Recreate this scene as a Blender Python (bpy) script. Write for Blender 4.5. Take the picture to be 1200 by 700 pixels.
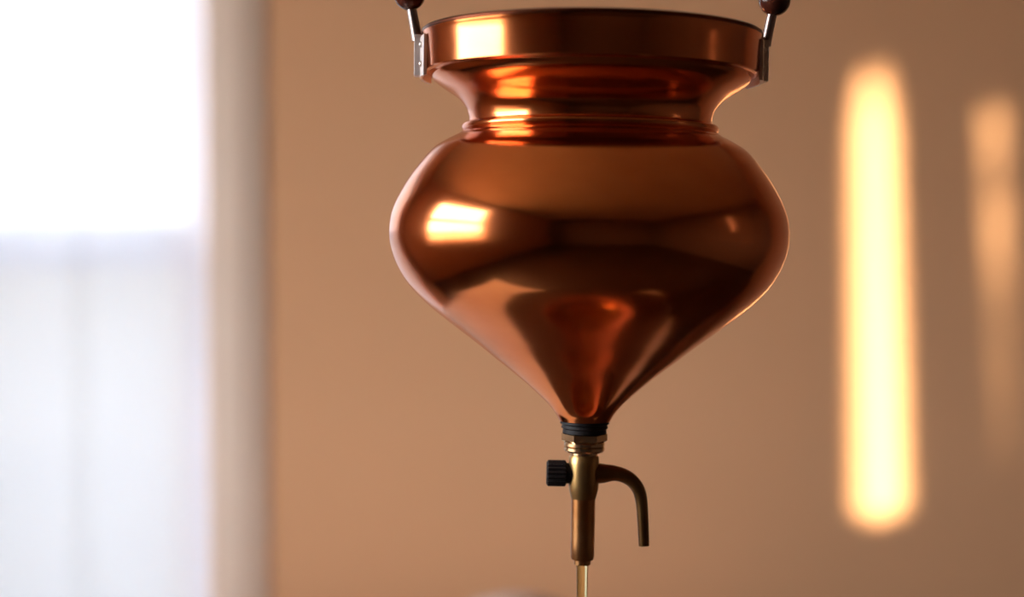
import bpy, bmesh, math, random
from mathutils import Vector, Matrix

for o in list(bpy.data.objects):
    bpy.data.objects.remove(o, do_unlink=True)
scn = bpy.context.scene
COL = scn.collection
R = math.radians

# ------------------------------------------------------------------ camera
CAM_Z = 1.35
cd = bpy.data.cameras.new('camera')
cam = bpy.data.objects.new('camera', cd)
COL.objects.link(cam)
cam.location = (0, 0, CAM_Z)
cam.rotation_euler = (R(90 - 2.07), 0, 0)
cd.sensor_width = 36
cd.lens = 54
cd.clip_start = 0.02
cd.dof.use_dof = True
cd.dof.focus_distance = 0.755
cd.dof.aperture_fstop = 3.0
cd.dof.aperture_blades = 0
scn.camera = cam

# ------------------------------------------------------------------ sky, sun, exposure
world = bpy.data.worlds.new('sky')
scn.world = world
world.use_nodes = True
bg = world.node_tree.nodes['Background']
bg.inputs['Color'].default_value = (0.89, 0.94, 1.0, 1)
bg.inputs['Strength'].default_value = 2.6

def portal(name, loc, rot, sx, sy):
    l = bpy.data.lights.new(name, 'AREA')
    l.shape = 'RECTANGLE'
    l.size, l.size_y = sx, sy
    l.cycles.is_portal = True
    o = bpy.data.objects.new(name, l)
    COL.objects.link(o)
    o.location = loc
    o.rotation_euler = rot

SUN_DIR = Vector((-1.144, 1.0, -0.30))
sl = bpy.data.lights.new('sun_offscreen', 'SUN')
sl.energy = 5.4
sl.color = (1.0, 0.85, 0.57)
sl.angle = R(1.0)
so = bpy.data.objects.new('sun_offscreen', sl)
COL.objects.link(so)
so.location = (4, -1, 4)
so.rotation_euler = SUN_DIR.to_track_quat('-Z', 'Y').to_euler()

vs = scn.view_settings
vs.view_transform = 'Standard'
vs.look = 'None'
vs.gamma = 1.0
vs.use_curve_mapping = False
vs.exposure = 2.74
scn.cycles.use_denoising = True
scn.cycles.max_bounces = 10
scn.cycles.diffuse_bounces = 6
scn.cycles.sample_clamp_indirect = 8

# ------------------------------------------------------------------ materials
def nt_new(name):
    m = bpy.data.materials.new(name)
    m.use_nodes = True
    return m, m.node_tree, m.node_tree.nodes['Principled BSDF']

def mat(name, col, rough=0.6, metal=0.0, col2=None, nscale=6.0, bump=0.0, bscale=60.0, rough2=None, stretch=None, **kw):
    m, nt, b = nt_new(name)
    b.inputs['Base Color'].default_value = (*col, 1)
    b.inputs['Roughness'].default_value = rough
    b.inputs['Metallic'].default_value = metal
    for k, v in kw.items():
        b.inputs[k.replace('_', ' ')].default_value = v
    tc = nt.nodes.new('ShaderNodeTexCoord')
    src = tc.outputs['Object']
    if stretch:
        mp = nt.nodes.new('ShaderNodeMapping')
        mp.inputs['Scale'].default_value = stretch
        nt.links.new(src, mp.inputs['Vector'])
        src = mp.outputs['Vector']
    if col2 or rough2 is not None:
        n = nt.nodes.new('ShaderNodeTexNoise')
        n.inputs['Scale'].default_value = nscale
        n.inputs['Detail'].default_value = 5
        nt.links.new(src, n.inputs['Vector'])
        if col2:
            r = nt.nodes.new('ShaderNodeValToRGB')
            r.color_ramp.elements[0].position = 0.3
            r.color_ramp.elements[1].position = 0.7
            r.color_ramp.elements[0].color = (*col, 1)
            r.color_ramp.elements[1].color = (*col2, 1)
            nt.links.new(n.outputs['Fac'], r.inputs['Fac'])
            nt.links.new(r.outputs['Color'], b.inputs['Base Color'])
        if rough2 is not None:
            mr = nt.nodes.new('ShaderNodeMapRange')
            mr.inputs['From Min'].default_value = 0.3
            mr.inputs['From Max'].default_value = 0.7
            mr.inputs['To Min'].default_value = rough
            mr.inputs['To Max'].default_value = rough2
            nt.links.new(n.outputs['Fac'], mr.inputs['Value'])
            nt.links.new(mr.outputs['Result'], b.inputs['Roughness'])
    if bump:
        n2 = nt.nodes.new('ShaderNodeTexNoise')
        n2.inputs['Scale'].default_value = bscale
        n2.inputs['Detail'].default_value = 4
        nt.links.new(src, n2.inputs['Vector'])
        bp = nt.nodes.new('ShaderNodeBump')
        bp.inputs['Strength'].default_value = bump
        bp.inputs['Distance'].default_value = 0.002
        nt.links.new(n2.outputs['Fac'], bp.inputs['Height'])
        nt.links.new(bp.outputs['Normal'], b.inputs['Normal'])
    return m

M = {}
M['wall'] = mat('tan_wall_paint', (0.73, 0.37, 0.19), 0.85, col2=(0.75, 0.385, 0.20), nscale=2.0, bump=0.25, bscale=90)
M['ceiling'] = mat('ceiling_paint', (0.74, 0.59, 0.43), 0.9, col2=(0.72, 0.57, 0.415))
M['floor'] = mat('dark_floor_wood', (0.045, 0.022, 0.012), 0.45, col2=(0.075, 0.036, 0.018), nscale=3, stretch=(12, 1, 1))
M['trim'] = mat('cream_trim_paint', (0.90, 0.68, 0.55), 0.5, col2=(0.88, 0.66, 0.53), nscale=4)
M['sash'] = mat('white_sash_paint', (0.82, 0.82, 0.84), 0.45, col2=(0.79, 0.79, 0.82))
M['copper'] = mat('spun_copper', (0.82, 0.265, 0.092), 0.12, 1.0, col2=(0.62, 0.165, 0.050), nscale=13, rough2=0.20, stretch=(1, 1, 2.2), bump=0.02, bscale=40)
M['copper_edge'] = mat('copper_edge', (0.70, 0.27, 0.13), 0.25, 1.0, col2=(0.55, 0.18, 0.08), nscale=20)
M['shaded_lip'] = mat('shaded_lip_copper', (0.16, 0.045, 0.022), 0.33, 1.0, col2=(0.11, 0.028, 0.014), nscale=30)  # shade on the lip put into the colour as darker copper
M['strap'] = mat('brown_strap_metal', (0.46, 0.34, 0.31), 0.3, 1.0, col2=(0.36, 0.25, 0.22), nscale=60)
M['steel'] = mat('tinned_lug_metal', (0.80, 0.68, 0.64), 0.38, 0.65, col2=(0.66, 0.54, 0.50), nscale=60)
M['bead'] = mat('dark_wood_bead', (0.10, 0.022, 0.012), 0.22, col2=(0.06, 0.014, 0.008), nscale=70)
M['brass'] = mat('tap_brass', (0.50, 0.30, 0.12), 0.32, 1.0, col2=(0.38, 0.21, 0.075), nscale=50, rough2=0.42)
M['brown_brass'] = mat('worn_brass_spout', (0.58, 0.29, 0.12), 0.3, 1.0, col2=(0.42, 0.17, 0.06), nscale=60)
M['lever'] = mat('dark_aged_brass', (0.24, 0.125, 0.045), 0.38, 1.0, col2=(0.17, 0.08, 0.03), nscale=50)
M['nut'] = mat('nut_metal', (0.70, 0.50, 0.30), 0.25, 1.0, col2=(0.55, 0.36, 0.2), nscale=60)
M['black'] = mat('black_rubber', (0.012, 0.008, 0.008), 0.6, Specular_IOR_Level=0.2, col2=(0.018, 0.012, 0.012), nscale=80)
M['darkwood'] = mat('dark_table_wood', (0.055, 0.024, 0.012), 0.4, col2=(0.085, 0.038, 0.018), nscale=4, stretch=(10, 1, 1))
M['leather'] = mat('brown_table_padding', (0.035, 0.012, 0.007), 0.7, Specular_IOR_Level=0.2, col2=(0.045, 0.016, 0.009), nscale=8, bump=0.2, bscale=220)
M['towel'] = mat('cream_terry_cloth', (0.62, 0.42, 0.33), 0.95, col2=(0.66, 0.45, 0.36), nscale=30, bump=0.6, bscale=260)
M['dim_wall'] = mat('dim_unseen_wall', (0.13, 0.075, 0.045), 0.6, col2=(0.16, 0.09, 0.055), nscale=3, stretch=(8, 8, 1))  # dark tone given to unseen walls to cut bounced light and darken reflections
M['ground'] = mat('bare_ground', (0.30, 0.26, 0.20), 0.95, col2=(0.25, 0.22, 0.17), nscale=0.6)
M['clay'] = mat('terracotta_clay', (0.42, 0.13, 0.055), 0.75, col2=(0.36, 0.105, 0.045), nscale=20)
M['linen'] = mat('white_linen', (0.86, 0.80, 0.72), 0.9, col2=(0.83, 0.77, 0.69), nscale=12, bump=0.4, bscale=120)
M['outside'] = mat('sky_block_surface', (0.30, 0.22, 0.17), 0.9, col2=(0.26, 0.19, 0.15), nscale=3)
M['shutter'] = mat('gobo_wood', (0.16, 0.08, 0.04), 0.6, col2=(0.21, 0.11, 0.055), nscale=4, stretch=(8, 8, 1))

def glass_mat(name, col=(1, 1, 1)):
    m, nt, b = nt_new(name)
    out = nt.nodes['Material Output']
    tr = nt.nodes.new('ShaderNodeBsdfTransparent')
    tr.inputs['Color'].default_value = (*col, 1)
    gl = nt.nodes.new('ShaderNodeBsdfGlossy')
    gl.inputs['Roughness'].default_value = 0.02
    lw = nt.nodes.new('ShaderNodeLayerWeight')
    pw = nt.nodes.new('ShaderNodeMath'); pw.operation = 'POWER'; pw.inputs[1].default_value = 5.0
    fr = nt.nodes.new('ShaderNodeMath'); fr.operation = 'MULTIPLY_ADD'; fr.inputs[1].default_value = 0.9; fr.inputs[2].default_value = 0.04
    nt.links.new(lw.outputs['Facing'], pw.inputs[0])
    nt.links.new(pw.outputs[0], fr.inputs[0])
    mx = nt.nodes.new('ShaderNodeMixShader')
    nt.links.new(fr.outputs[0], mx.inputs['Fac'])
    nt.links.new(tr.outputs[0], mx.inputs[1])
    nt.links.new(gl.outputs[0], mx.inputs[2])
    nt.links.new(mx.outputs[0], out.inputs['Surface'])
    return m
M['glass'] = glass_mat('window_glass', (0.96, 0.98, 0.98))

def veil_mat(name, col, trans, opa):
    """woven sheer: part of the light passes straight through the holes, the rest is scattered by the threads"""
    m, nt, b = nt_new(name)
    out = nt.nodes['Material Output']
    a = nt.nodes.new('ShaderNodeBsdfTransparent')
    t = nt.nodes.new('ShaderNodeBsdfTranslucent')
    t.inputs['Color'].default_value = (*col, 1)
    d = nt.nodes.new('ShaderNodeBsdfDiffuse')
    d.inputs['Color'].default_value = (*col, 1)
    m1 = nt.nodes.new('ShaderNodeMixShader')
    m1.inputs['Fac'].default_value = trans
    nt.links.new(d.outputs[0], m1.inputs[1])
    nt.links.new(t.outputs[0], m1.inputs[2])
    m2 = nt.nodes.new('ShaderNodeMixShader')
    w = nt.nodes.new('ShaderNodeTexWave')
    w.inputs['Scale'].default_value = 900
    w.inputs['Distortion'].default_value = 0.5
    tc = nt.nodes.new('ShaderNodeTexCoord')
    nt.links.new(tc.outputs['Object'], w.inputs['Vector'])
    mr = nt.nodes.new('ShaderNodeMapRange')
    mr.inputs['To Min'].default_value = opa - 0.03
    mr.inputs['To Max'].default_value = min(1.0, opa + 0.03)
    nt.links.new(w.outputs['Fac'], mr.inputs['Value'])
    nt.links.new(mr.outputs['Result'], m2.inputs['Fac'])
    nt.links.new(a.outputs[0], m2.inputs[1])
    nt.links.new(m1.outputs[0], m2.inputs[2])
    nt.links.new(m2.outputs[0], out.inputs['Surface'])
    return m
M['sheer'] = veil_mat('sheer_white_cloth', (0.86, 0.87, 0.96), 0.048, 0.95)
M['screen'] = veil_mat('insect_screen_mesh', (0.30, 0.30, 0.33), 0.3, 0.18)

m, nt, b = nt_new('golden_oil')
b.inputs['Base Color'].default_value = (1.0, 0.80, 0.34, 1)
b.inputs['Roughness'].default_value = 0.03
b.inputs['IOR'].default_value = 1.47
b.inputs['Transmission Weight'].default_value = 1.0
tc = nt.nodes.new('ShaderNodeTexCoord'); n = nt.nodes.new('ShaderNodeTexNoise'); n.inputs['Scale'].default_value = 40
r = nt.nodes.new('ShaderNodeValToRGB')
r.color_ramp.elements[0].color = (1.0, 0.88, 0.45, 1); r.color_ramp.elements[1].color = (1.0, 0.92, 0.55, 1)
nt.links.new(tc.outputs['Object'], n.inputs['Vector']); nt.links.new(n.outputs['Fac'], r.inputs['Fac'])
nt.links.new(r.outputs['Color'], b.inputs['Base Color'])
M['oil'] = m

# ------------------------------------------------------------------ mesh helpers
def bx(bm, x0, x1, y0, y1, z0, z1, bev=0.0):
    vs_ = bmesh.ops.create_cube(bm, size=1.0)['verts']
    for v in vs_:
        v.co = Vector(((x0 + x1) / 2 + v.co.x * (x1 - x0), (y0 + y1) / 2 + v.co.y * (y1 - y0), (z0 + z1) / 2 + v.co.z * (z1 - z0)))
    if bev:
        es = {e for v in vs_ for e in v.link_edges}
        bmesh.ops.bevel(bm, geom=list(es), offset=bev, segments=2, affect='EDGES', profile=0.5)

def obj(name, bm, material, parent=None, smooth=False, loc=None):
    me = bpy.data.meshes.new(name)
    bmesh.ops.recalc_face_normals(bm, faces=bm.faces)
    bm.to_mesh(me)
    bm.free()
    me.materials.append(M[material])
    if smooth:
        for p in me.polygons:
            p.use_smooth = True
        try:
            me.set_sharp_from_angle(angle=R(smooth if smooth is not True else 40))
        except Exception:
            pass
    o = bpy.data.objects.new(name, me)
    COL.objects.link(o)
    if parent:
        o.parent = parent
    if loc:
        o.location = loc
    return o

def box(name, material, dims, parent=None, bev=0.0):
    bm = bmesh.new()
    bx(bm, *dims, bev=bev)
    return obj(name, bm, material, parent)

def lathe(bm, prof, seg=96, axis='z', close=False, off=(0, 0, 0)):
    rings = []
    for r_, z_ in prof:
        ring = []
        if r_ < 1e-7:
            ring = [bm.verts.new((0, 0, z_))]
        else:
            for i in range(seg):
                a = 2 * math.pi * i / seg
                ring.append(bm.verts.new((r_ * math.cos(a), r_ * math.sin(a), z_)))
        rings.append(ring)
    pairs = list(zip(rings, rings[1:]))
    if close:
        pairs.append((rings[-1], rings[0]))
    for A, B in pairs:
        for i in range(seg):
            j = (i + 1) % seg
            if len(A) == 1 and len(B) == 1:
                break
            if len(A) == 1:
                bm.faces.new((A[0], B[i], B[j]))
            elif len(B) == 1:
                bm.faces.new((A[i], A[j], B[0]))
            else:
                bm.faces.new((A[i], A[j], B[j], B[i]))
    for ring in rings:
        for v in ring:
            x, y, z = v.co
            if axis == 'x':
                v.co = Vector((z, x, y))
            elif axis == 'y':
                v.co = Vector((y, z, x))
            v.co += Vector(off)

def tube(bm, path, radii, seg=16):
    pts = [Vector(p) for p in path]
    rings = []
    up = Vector((0, 1, 0))
    for i, p in enumerate(pts):
        t = (pts[min(i + 1, len(pts) - 1)] - pts[max(i - 1, 0)]).normalized()
        u = up.cross(t)
        if u.length < 1e-4:
            u = Vector((1, 0, 0)).cross(t)
        u.normalize()
        w = t.cross(u)
        rr = radii[i] if isinstance(radii, (list, tuple)) else radii
        rings.append([bm.verts.new(p + rr * (math.cos(2 * math.pi * k / seg) * u + math.sin(2 * math.pi * k / seg) * w)) for k in range(seg)])
    for A, B in zip(rings, rings[1:]):
        for k in range(seg):
            j = (k + 1) % seg
            bm.faces.new((A[k], A[j], B[j], B[k]))
    bm.faces.new(rings[0])
    bm.faces.new(rings[-1][::-1])

def catmull(pts, n=6):
    out = []
    for i in range(len(pts) - 1):
        p0 = Vector(pts[max(i - 1, 0)]); p1 = Vector(pts[i]); p2 = Vector(pts[i + 1]); p3 = Vector(pts[min(i + 2, len(pts) - 1)])
        for k in range(n):
            t = k / n
            out.append(0.5 * ((2 * p1) + (p2 - p0) * t + (2 * p0 - 5 * p1 + 4 * p2 - p3) * t * t + (3 * p1 - p0 - 3 * p2 + p3) * t ** 3))
    out.append(Vector(pts[-1]))
    return [tuple(v) for v in out]

def tag(o, label, cat, group=None):
    o['label'] = label
    o['category'] = cat
    if group:
        o['group'] = group
    return o

def struct(o):
    o['kind'] = 'structure'
    return o

def thing(name, label, cat, loc=(0, 0, 0)):
    o = bpy.data.objects.new(name, None)
    o.empty_display_size = 0.05
    COL.objects.link(o)
    o.location = loc
    return tag(o, label, cat)

# ------------------------------------------------------------------ room shell
X0, X1, Y0, Y1, ZC, T = -1.75, 2.60, -3.2, 2.30, 2.65, 0.16
# openings: back window, left window, right window
BW = (-1.35, -0.4536, 0.55, 2.12)      # x0 x1 z0 z1
LW = (-0.25, 1.20, 0.98, 2.45)         # y0 y1 z0 z1
RW = (0.00, 1.25, 1.00, 2.35)

struct(box('floor', 'floor', (X0 - T, X1 + T, Y0 - T, Y1 + T, -0.1, 0)))
struct(box('ceiling', 'ceiling', (X0 - T, X1 + T, Y0 - T, Y1 + T, ZC, ZC + 0.12)))

def wall_with_hole(name, axis, c0, c1, a0, a1, hole, m='wall'):
    """slab between c0 and c1 on the axis's normal, running a0..a1, with one rectangular opening"""
    bm = bmesh.new()
    if hole:
        h0, h1, z0, z1 = hole
        segs = [(a0, h0, 0, ZC), (h1, a1, 0, ZC), (h0, h1, 0, z0), (h0, h1, z1, ZC)]
    else:
        segs = [(a0, a1, 0, ZC)]
    for s0, s1, z0, z1 in segs:
        if axis == 'y':
            bx(bm, s0, s1, c0, c1, z0, z1)
        else:
            bx(bm, c0, c1, s0, s1, z0, z1)
    bmesh.ops.remove_doubles(bm, verts=bm.verts, dist=1e-5)
    return struct(obj(name, bm, m))

wall_with_hole('wall_back', 'y', Y1, Y1 + T, X0 - T, X1 + T, BW)
wall_with_hole('wall_left', 'x', X0 - T, X0, Y0, Y1, LW)
wall_with_hole('wall_right', 'x', X1, X1 + T, Y0, Y1, RW, 'dim_wall')
wall_with_hole('wall_front', 'y', Y0 - T, Y0, X0 - T, X1 + T, None, 'dim_wall')

# bare ground outside
struct(box('ground', 'ground', (-900, 900, -900, 900, -0.6, -0.4)))
# unseen wall added to hide the sky behind the shutter slots
struct(box('sky_block_wall', 'outside', (4.2, 4.4, -0.3, 6.0, -0.1, 3.6)))
portal('window_back_offscreen', ((BW[0] + BW[1]) / 2, Y1 + T + 0.01, (BW[2] + BW[3]) / 2), (R(-90), 0, 0), BW[1] - BW[0], BW[3] - BW[2])
portal('window_left_offscreen', (X0 - T - 0.01, (LW[0] + LW[1]) / 2, (LW[2] + LW[3]) / 2), (0, R(-90), 0), LW[3] - LW[2], LW[1] - LW[0])

# ---- back window: casing (moulded), sash, panes, insect screen
def casing_profile():
    # (offset from opening edge, depth proud of wall)
    return [(0.0, -0.004), (0.0, 0.016), (0.004, 0.020), (0.050, 0.022), (0.056, 0.018), (0.066, 0.016), (0.076, 0.013), (0.084, 0.008), (0.0896, 0.002), (0.0896, -0.004)]

def casing_v(name, xe, sgn, z0, z1):
    bm = bmesh.new()
    lo = [bm.verts.new((xe + sgn * o, Y1 - d, z0)) for o, d in casing_profile()]
    hi = [bm.verts.new((xe + sgn * o, Y1 - d, z1)) for o, d in casing_profile()]
    n = len(lo)
    for i in range(n):
        j = (i + 1) % n
        bm.faces.new((lo[i], lo[j], hi[j], hi[i]))
    bm.faces.new(lo); bm.faces.new(hi[::-1])
    return bm

def casing_h(x0, x1, ze):
    bm = bmesh.new()
    lo = [bm.verts.new((x0, Y1 - d, ze + o)) for o, d in casing_profile()]
    hi = [bm.verts.new((x1, Y1 - d, ze + o)) for o, d in casing_profile()]
    n = len(lo)
    for i in range(n):
        j = (i + 1) % n
        bm.faces.new((lo[i], lo[j], hi[j], hi[i]))
    bm.faces.new(lo); bm.faces.new(hi[::-1])
    return bm

struct(obj('trim_1', casing_v('c', BW[1], 1, BW[2] - 0.02, BW[3] + 0.0), 'trim', smooth=30))
struct(obj('trim_2', casing_v('c', BW[0], -1, BW[2] - 0.02, BW[3] + 0.0), 'trim', smooth=30))
struct(obj('trim_3', casing_h(BW[0] - 0.0896, BW[1] + 0.0896, BW[3]), 'trim', smooth=30))
struct(box('trim_4', 'trim', (BW[0] - 0.11, BW[1] + 0.11, Y1 - 0.05, Y1 + 0.0, BW[2] - 0.045, BW[2] - 0.02), bev=0.004))

def sash_window(name, horiz, lo, hi, z0, z1, face, meet, screen):
    """double hung window; horiz 'x' (back wall) or 'y' (left wall); face = coordinate of the outer face side"""
    def dims(a0, a1, c0, c1, zz0, zz1):
        return (a0, a1, c0, c1, zz0, zz1) if horiz == 'x' else (c0, c1, a0, a1, zz0, zz1)
    s = 1 if horiz == 'x' else -1
    def c(d0, d1):
        a, b_ = face + s * d0, face + s * d1
        return min(a, b_), max(a, b_)
    bm = bmesh.new()
    for a0, a1, q0, q1 in ((lo, lo + 0.018, z0, z1), (hi - 0.018, hi, z0, z1), (lo + 0.018, hi - 0.018, z0, z0 + 0.02), (lo + 0.018, hi - 0.018, z1 - 0.02, z1)):
        bx(bm, *dims(a0, a1, *c(0.05, 0.15), q0, q1))
    w = struct(obj(name, bm, 'sash'))
    L, H = lo + 0.019, hi - 0.019
    for nm, q0, q1, d0, d1 in (('upper_sash', meet - 0.036, z1 - 0.021, 0.112, 0.142), ('lower_sash', z0 + 0.021, meet + 0.036, 0.075, 0.105)):
        bm = bmesh.new()
        bx(bm, *dims(L, L + 0.035, *c(d0, d1), q0, q1), bev=0.004)
        bx(bm, *dims(H - 0.035, H, *c(d0, d1), q0, q1), bev=0.004)
        bx(bm, *dims(L + 0.035, H - 0.035, *c(d0, d1), q0, q0 + 0.072), bev=0.004)
        bx(bm, *dims(L + 0.035, H - 0.035, *c(d0, d1), q1 - 0.072, q1), bev=0.004)
        sh = obj(nm, bm, 'sash', w)
        mid = (d0 + d1) / 2
        box('pane', 'glass', dims(L + 0.034, H - 0.034, *c(mid - 0.002, mid + 0.002), q0 + 0.071, q1 - 0.071), sh)
    if screen:
        box('insect_screen', 'screen', dims(L, H, *c(0.147, 0.1485), z0 + 0.021, meet + 0.01), w)
    return w

sash_window('window_1', 'x', BW[0], BW[1], BW[2], BW[3], Y1, 1.345, True)
sash_window('window_2', 'y', LW[0], LW[1], LW[2], LW[3], X0, 1.715, False)

# sheer curtain hanging inside the back window's reveal
bm = bmesh.new()
nx = 120
random.seed(4)
cols = []
for i in range(nx + 1):
    u = i / nx
    x = BW[0] + 0.012 + u * (BW[1] - BW[0] - 0.024)
    cols.append([bm.verts.new((x, Y1 + 0.030 + (0.0035 * math.sin(u * 40) + 0.0015 * math.sin(u * 71 + 1)) * (0.6 + 0.4 * k), BW[3] - 0.03 - k * (BW[3] - BW[2] - 0.055))) for k in (0, 0.5, 1)])
for A, B in zip(cols, cols[1:]):
    for k in range(2):
        bm.faces.new((A[k], B[k], B[k + 1], A[k + 1]))
ct = thing('sheer_curtain', 'sheer white curtain hanging inside the bright window recess', 'curtain', (0, 0, 0))
obj('cloth', bm, 'sheer', ct, smooth=80)
bm = bmesh.new()
tube(bm, [(BW[0], Y1 + 0.03, BW[3] - 0.03), (BW[1], Y1 + 0.03, BW[3] - 0.03)], 0.006, 12)
obj('rod', bm, 'steel', ct, smooth=True)

# left window casing
tr = bmesh.new()
bx(tr, X0, X0 + 0.02, LW[0] - 0.09, LW[0], LW[2] - 0.02, LW[3] + 0.09, 0.004)
bx(tr, X0, X0 + 0.02, LW[1], LW[1] + 0.09, LW[2] - 0.02, LW[3] + 0.09, 0.004)
bx(tr, X0, X0 + 0.02, LW[0], LW[1], LW[3], LW[3] + 0.09, 0.004)
bx(tr, X0, X0 + 0.05, LW[0] - 0.11, LW[1] + 0.11, LW[2] - 0.045, LW[2] - 0.02, 0.004)
struct(obj('trim_5', tr, 'trim'))

# right window: unseen plank shutter added as a gobo; slots shaped to throw the sun streaks
sh = thing('gobo_shutter', 'unseen plank shutter added to cut the sun into streaks', 'shutter', (X1 + 0.05, 0, 0))
BT = 0.008
def board(left, right):
    """plank between two edges, each a list of (y, z) going up"""
    bm = bmesh.new()
    g = [[[bm.verts.new((x, y, z)) for y, z in e] for e in (left, right)] for x in (0, BT)]
    n = len(left)
    for k in range(n - 1):
        for q in g:
            bm.faces.new((q[0][k], q[1][k], q[1][k + 1], q[0][k + 1]))
        for e in (0, 1):
            bm.faces.new((g[0][e][k], g[1][e][k], g[1][e][k + 1], g[0][e][k + 1]))
    for k in (0, n - 1):
        bm.faces.new((g[0][0][k], g[0][1][k], g[1][1][k], g[1][0][k]))
    return obj('board', bm, 'shutter', sh)
def straight(y, like=None):
    return [(y, z) for _, z in like] if like else [(y, RW[2]), (y, RW[3])]
XS = X1 + 0.05 + BT / 2
KX, KZ = 1.144, 0.30                     # sunlight slope across the room
def slot(x0, z0, x1, z1, hw):
    """slot edges in the shutter's (y, z) for a light patch from (x0, z0) up to (x1, z1) with half width hw(t)"""
    L_, R_ = [], []
    n = 40
    for k in range(n + 1):
        t = k / n
        z = z0 + (z1 - z0) * t
        x = x0 + (x1 - x0) * t
        h = hw(t)
        for sgn, lst in ((-1, L_), (1, R_)):
            xe = x + sgn * (h + (0.004 if h > 0 else 0))
            y = Y1 - (XS - xe) / KX
            lst.append((y, z + KZ * (Y1 - y)))
    return L_, R_
def hw1(t):
    zb = 0.69 * t                        # metres above the lower end
    w = 0.028 - 0.009 * t
    if zb < w: return max(0.0, math.sqrt(max(0, w * w - (w - zb) ** 2)))
    if t > 0.86: return w * (0.18 + 0.82 * (1 - t) / 0.14) if t < 1 else 0.0
    return w
def hw2(t):
    w = 0.0009 + 0.0027 * min(1, max(0, (t - 0.45) / 0.2))
    w *= 1 - 0.55 * math.exp(-((t - 0.79) / 0.045) ** 2)
    if t in (0.0, 1.0): return 0.0
    return w * min(1, t / 0.3)
s1 = slot(0.557, 0.93, 0.538, 1.62, hw1)
s2 = slot(0.745, 0.99, 0.716, 1.565, hw2)
ya = s1[0][0][0] - 0.11
def edge(lst):                           # carry a slot edge on to the board ends
    return [(lst[0][0], RW[2])] + lst + [(lst[-1][0], RW[3])]
e1l, e1r, e2l, e2r = edge(s1[0]), edge(s1[1]), edge(s2[0]), edge(s2[1])
ycuts = [RW[0] + (ya - RW[0]) * k / 3 for k in range(4)]
for a, b_ in zip(ycuts, ycuts[1:]):
    board(straight(a), straight(b_))
board(straight(ya, e1l), e1l)
board(e1r, e2l)
yb = s2[1][0][0] + 0.12
board(e2r, straight(yb, e2r))
ycuts = [yb + (RW[1] - yb) * k / 3 for k in range(4)]
for a, b_ in zip(ycuts, ycuts[1:]):
    board(straight(a), straight(b_))
for zr in (RW[2] + 0.06, RW[3] - 0.10):
    box('rail', 'shutter', (-0.02, 0.0, RW[0], RW[1], zr - 0.04, zr + 0.04), sh, bev=0.003)

# ------------------------------------------------------------------ copper oil pot
S = 1 / 2320.0
def zz(y):
    return (268 - y) * S
POT = Vector((0.0384, 0.776, CAM_Z + (285 - 268) * S))
pot = thing('copper_oil_pot', 'shiny copper oil dripping pot with flared rim and pointed base above a brass tap', 'pot', POT)
pot.rotation_euler = (0, R(0.9), 0)

rim = [(189, 54), (189.5, 46), (191, 42.5), (194, 41.5), (197, 42.5), (197.5, 45.5), (196.5, 48)]
band = [(196, 50), (195.5, 60), (195, 70), (194.5, 80), (194.2, 87.5), (193, 88.8), (188.5, 89.8), (187.5, 91)]
cove = catmull([(187.5, 91), (183, 98), (171, 107), (155, 117.5), (145, 129), (141.5, 140), (141.5, 146)], 5)
joint = [(144.5 + 5.2 * math.cos(R(a)), 152.2 - 5.2 * math.sin(R(a))) for a in range(80, -61, -20)]
bulb = catmull([(148, 158), (157.5, 162.5), (168, 168), (183, 178), (201, 199), (215, 220), (227, 244), (232, 265), (231.5, 287), (225, 309), (213.5, 330), (201, 345),
                (186, 359.5), (168, 374), (148, 389), (128, 404), (104, 423), (81, 441), (61, 458), (45, 473), (35, 485), (30, 494)], 5)
outer = rim + band + cove[1:] + joint + bulb
inner = [(26, 492), (32, 484), (58, 456), (101, 421), (145, 386), (198, 343), (222, 308), (229, 270), (212, 221), (180, 180), (150, 158), (138, 146), (139, 132), (152, 116), (182, 94), (188, 82), (189.5, 70)]
bm = bmesh.new()
lathe(bm, [(r_ * S, zz(y_)) for r_, y_ in outer + inner], 160, close=True)
obj('body', bm, 'copper', pot, smooth=34)

# rolled lip line, its shade painted in as dark copper
bm = bmesh.new()
lathe(bm, [((195.0 + 3.3 * math.cos(a)) * S, zz(43.5) + 3.3 * math.sin(a) * S) for a in [k * math.pi / 5 for k in range(10)]], 160, close=True)
obj('rolled_lip', bm, 'shaded_lip', pot, smooth=60)

# lugs, straps and beads on both sides, then the bail
def arc_plate(bm, sgn, r0, r1, half_deg, y0, y1, nseg=10):
    q = []
    for i in range(nseg + 1):
        a = R(-half_deg + 2 * half_deg * i / nseg)
        c, s = math.cos(a), math.sin(a)
        q.append([bm.verts.new((sgn * r * S * c, r * S * s, zz(y))) for r, y in ((r0, y0), (r1, y0), (r1, y1), (r0, y1))])
    for A, B in zip(q, q[1:]):
        for k in range(4):
            j = (k + 1) % 4
            bm.faces.new((A[k], A[j], B[j], B[k]))
    bm.faces.new(q[0]); bm.faces.new(q[-1][::-1])

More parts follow.
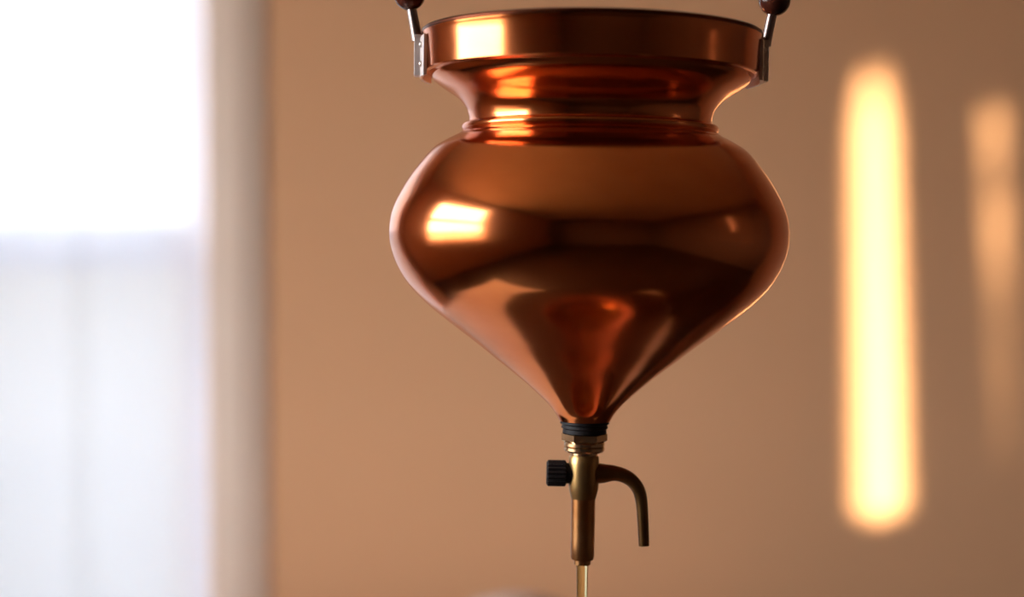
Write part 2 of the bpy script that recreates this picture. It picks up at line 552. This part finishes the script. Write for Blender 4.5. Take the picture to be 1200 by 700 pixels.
for sgn in (-1, 1):
    bm = bmesh.new()
    arc_plate(bm, sgn, 195.2, 199, 15, 51, 97)
    lug = obj('lug', bm, 'steel', pot)
    bm = bmesh.new()
    bx(bm, *(sorted((sgn * 197 * S, sgn * 206 * S))), -9 * S, 9 * S, zz(94), zz(46), bev=0.8 * S)
    obj('hinge_block', bm, 'steel', lug)
    for t in (-34, 34):
        for y in (61, 83):
            a = t * S / (198 * S)
            bm = bmesh.new()
            bmesh.ops.create_uvsphere(bm, u_segments=10, v_segments=6, radius=3.6 * S)
            for v in bm.verts:
                v.co += Vector((sgn * 198.5 * S * math.cos(a), 198.5 * S * math.sin(a), zz(y)))
            obj('rivet', bm, 'steel', lug, smooth=True)
    bm = bmesh.new()
    tube(bm, [(sgn * 203 * S, 0, zz(52)), (sgn * 206 * S, 0, zz(36)), (sgn * 209.5 * S, 0, zz(18)), (sgn * 211 * S, 0, zz(8))], [6.2 * S, 6.0 * S, 5.8 * S, 5.8 * S], 12)
    obj('strap', bm, 'strap', pot, smooth=True)
    bm = bmesh.new()
    bmesh.ops.create_uvsphere(bm, u_segments=28, v_segments=18, radius=18.5 * S)
    for v in bm.verts:
        v.co += Vector((sgn * 212.5 * S, 0, zz(-1)))
    obj('bead', bm, 'bead', pot, smooth=True)
bm = bmesh.new()
path = [(212.5 * math.cos(R(a)) * S, 0, zz(-12) + 190 * math.sin(R(a)) * S) for a in range(0, 181, 6)]
tube(bm, path, 5 * S, 14)
obj('bail', bm, 'copper_edge', pot, smooth=True)

# tap
bm = bmesh.new()
lathe(bm, [(0, zz(479)), (35 * S, zz(480)), (34.5 * S, zz(484)), (32 * S, zz(486)), (31.5 * S, zz(488)), (29.5 * S, zz(489)), (30.5 * S, zz(492)), (28 * S, zz(493.5)), (29 * S, zz(497)), (26.5 * S, zz(498.5)), (27.5 * S, zz(502)), (25.5 * S, zz(503.5)), (26 * S, zz(508)), (0, zz(508))], 48)
obj('collar', bm, 'black', pot, smooth=30)
bm = bmesh.new()
lathe(bm, [(0, zz(507)), (24 * S, zz(507.5)), (27 * S, zz(509.5)), (27 * S, zz(517)), (24 * S, zz(519)), (0, zz(519))], 6)
nut = obj('nut', bm, 'nut', pot)
bm = bmesh.new()
lathe(bm, [(0, zz(518)), (23 * S, zz(518.5)), (24 * S, zz(520)), (24 * S, zz(523)), (22.3 * S, zz(524)), (24 * S, zz(525)), (24 * S, zz(528.5)), (22 * S, zz(530.5)), (16 * S, zz(531)), (16 * S, zz(536)), (0, zz(536))], 40)
obj('washer', bm, 'nut', pot, smooth=30)
bm = bmesh.new()
lathe(bm, [(0, zz(534)), (16 * S, zz(534.3)), (17.6 * S, zz(537)), (18 * S, zz(545)), (18 * S, zz(566)), (17.4 * S, zz(574)), (15.8 * S, zz(581)), (14.6 * S, zz(586)), (0, zz(586.5))], 40)
tap = obj('tap', bm, 'brass', pot, smooth=30)
bm = bmesh.new()
lathe(bm, [(0, zz(585)), (14.2 * S, zz(585.5)), (14.2 * S, zz(600)), (14.0 * S, zz(640)), (14.0 * S, zz(655)), (13 * S, zz(658)), (10 * S, zz(658.5)), (10 * S, zz(664)), (7.2 * S, zz(664)), (7.2 * S, zz(652)), (0, zz(652))], 40)
obj('spout', bm, 'brown_brass', tap, smooth=30)
bm = bmesh.new()
zc_ = zz(556.5)
prof = [(0, -44 * S), (12.5 * S, -44 * S), (15 * S, -42 * S), (15 * S, -22 * S), (12 * S, -20 * S), (12 * S, -12 * S), (0, -12 * S)]
lathe(bm, prof, 36, axis='x', off=(0, 0, zc_))
for v in bm.verts:                     # knurling
    dy, dz = v.co.y, v.co.z - zc_
    rr = math.hypot(dy, dz)
    if rr > 13 * S:
        k = round((math.atan2(dz, dy) % (2 * math.pi)) / (2 * math.pi / 36))
        f = 1.04 if k % 2 else 0.90
        v.co.y, v.co.z = dy * f, zc_ + dz * f
obj('knob', bm, 'black', tap)
bm = bmesh.new()
lev = catmull([(14, 556), (24, 556), (34, 555.5), (45, 557.5), (56, 563.5), (64.5, 574), (68.5, 588), (70.5, 610), (72.5, 641)], 4)
lp = [(x * S, 0, zz(y)) for x, y in lev]
nL = len(lp)
rad = []
for i in range(nL):
    t = i / (nL - 1)
    rad.append((13.0 - 4.2 * min(1, t / 0.3) - 2.6 * max(0, (t - 0.3) / 0.7)) * S)
tube(bm, lp, rad, 20)
obj('lever', bm, 'lever', tap, smooth=40)

# hook and rod carrying the bail from the ceiling
TOPZ = POT.z + zz(-12) + 190 * S
rod = thing('hanging_hook', 'long thin metal rod with a hook holding up the copper pot', 'hook', (POT.x + 0.0045, POT.y, ZC))
bm = bmesh.new()
zl = TOPZ - ZC
hp = [(0, 0, 0.0), (0, 0, zl + 0.06)] + [(0, 0.018 * math.cos(R(a)), zl + 0.0135 + 0.018 * math.sin(R(a))) for a in ()]
tube(bm, [(0, 0, -0.001), (0, 0, zl * 0.5), (0, 0, zl + 0.055)], 0.004, 12)
obj('rod', bm, 'steel', rod, smooth=True)
bm = bmesh.new()
hk = [(0, 0, zl + 0.06), (0, 0, zl + 0.045)] + [(0, 0.018 * math.sin(R(a)), zl + 0.012 + 0.018 * math.cos(R(a))) for a in range(20, 300, 20)]
tube(bm, hk, 0.0035, 12)
obj('hook', bm, 'steel', rod, smooth=True)
bm = bmesh.new()
lathe(bm, [(0, -0.0005), (0.03, -0.0005), (0.03, -0.004), (0.012, -0.012), (0, -0.012)], 32)
obj('ceiling_plate', bm, 'steel', rod, smooth=30)

# ------------------------------------------------------------------ oil stream, bowl, table, bolster
tip = POT + Matrix.Rotation(R(0.9), 3, 'Y') @ Vector((0, 0, zz(663.5)))
TABLE_Z = 0.80
BOWL_Z = TABLE_Z + 0.013
OILZ = BOWL_Z + 0.045
bm = bmesh.new()
L_ = tip.z - OILZ
lathe(bm, [(0, 0.004), (6.9 * S, 0.004), (6.9 * S, -0.001), (6.6 * S, -0.008), (6.3 * S, -0.02), (5.6 * S, -0.06), (4.6 * S, -0.14), (3.8 * S, -L_ + 0.004), (0, -L_ + 0.004)], 32)
st = obj('oil_stream', bm, 'oil', None, smooth=60, loc=(tip.x, tip.y, tip.z))
tag(st, 'thin golden stream of oil pouring from the tap spout', 'oil')

bowl = thing('oil_bowl', 'round clay bowl on the table catching the poured oil', 'bowl', (tip.x, tip.y, BOWL_Z))
bm = bmesh.new()
lathe(bm, [(0, 0), (0.05, 0), (0.085, 0.02), (0.11, 0.05), (0.12, 0.08), (0.124, 0.084), (0.122, 0.086), (0.117, 0.081), (0.106, 0.052), (0.082, 0.024), (0.048, 0.005), (0, 0.005)], 64)
obj('shell', bm, 'clay', bowl, smooth=40)
bm = bmesh.new()
lathe(bm, [(0, 0.02), (0.078, 0.0215), (0.1005, 0.045), (0, 0.045)], 64)
obj('oil_pool', bm, 'oil', bowl, smooth=40)

tray = thing('round_tray', 'dark round wooden tray under the clay bowl', 'tray', (tip.x, tip.y + 0.07, TABLE_Z + 0.001))
bm = bmesh.new()
lathe(bm, [(0, 0), (0.275, 0), (0.28, 0.004), (0.28, 0.022), (0.277, 0.024), (0.272, 0.022), (0.268, 0.012), (0, 0.0115)], 72)
obj('plate', bm, 'darkwood', tray, smooth=40)
tb = thing('treatment_table', 'linen covered treatment table with dark wooden frame standing under the pot', 'table', (-0.07, 1.415, 0))
box('padded_top', 'linen', (-0.39, 0.39, -0.80, 0.80, TABLE_Z - 0.07, TABLE_Z), tb, bev=0.018)
box('frame', 'darkwood', (-0.37, 0.37, -0.78, 0.78, TABLE_Z - 0.16, TABLE_Z - 0.071), tb, bev=0.004)
for sx in (-1, 1):
    for sy in (-1, 1):
        box('leg', 'darkwood', (sx * 0.32 - 0.035, sx * 0.32 + 0.035, sy * 0.72 - 0.035, sy * 0.72 + 0.035, 0, TABLE_Z - 0.161), tb, bev=0.004)

BR = 0.103
bol = thing('bolster', 'pale cloth bolster lying on the treatment table', 'bolster', (0.004, 1.345, TABLE_Z + BR))
bm = bmesh.new()
lathe(bm, [(0, -0.19), (0.05, -0.189), (BR * 0.82, -0.183), (BR * 0.955, -0.172), (BR, -0.155), (BR, 0.155), (BR * 0.955, 0.172), (BR * 0.82, 0.183), (0.05, 0.189), (0, 0.19)], 48, axis='y')
obj('cover', bm, 'towel', bol, smooth=60)
for e in (-1, 1):
    bm = bmesh.new()
    lathe(bm, [(BR + 0.0025 * math.cos(k * math.pi / 4) - 0.0015, e * 0.156 + 0.0025 * math.sin(k * math.pi / 4)) for k in range(8)], 48, axis='y', close=True)
    obj('piping', bm, 'towel', bol, smooth=60)
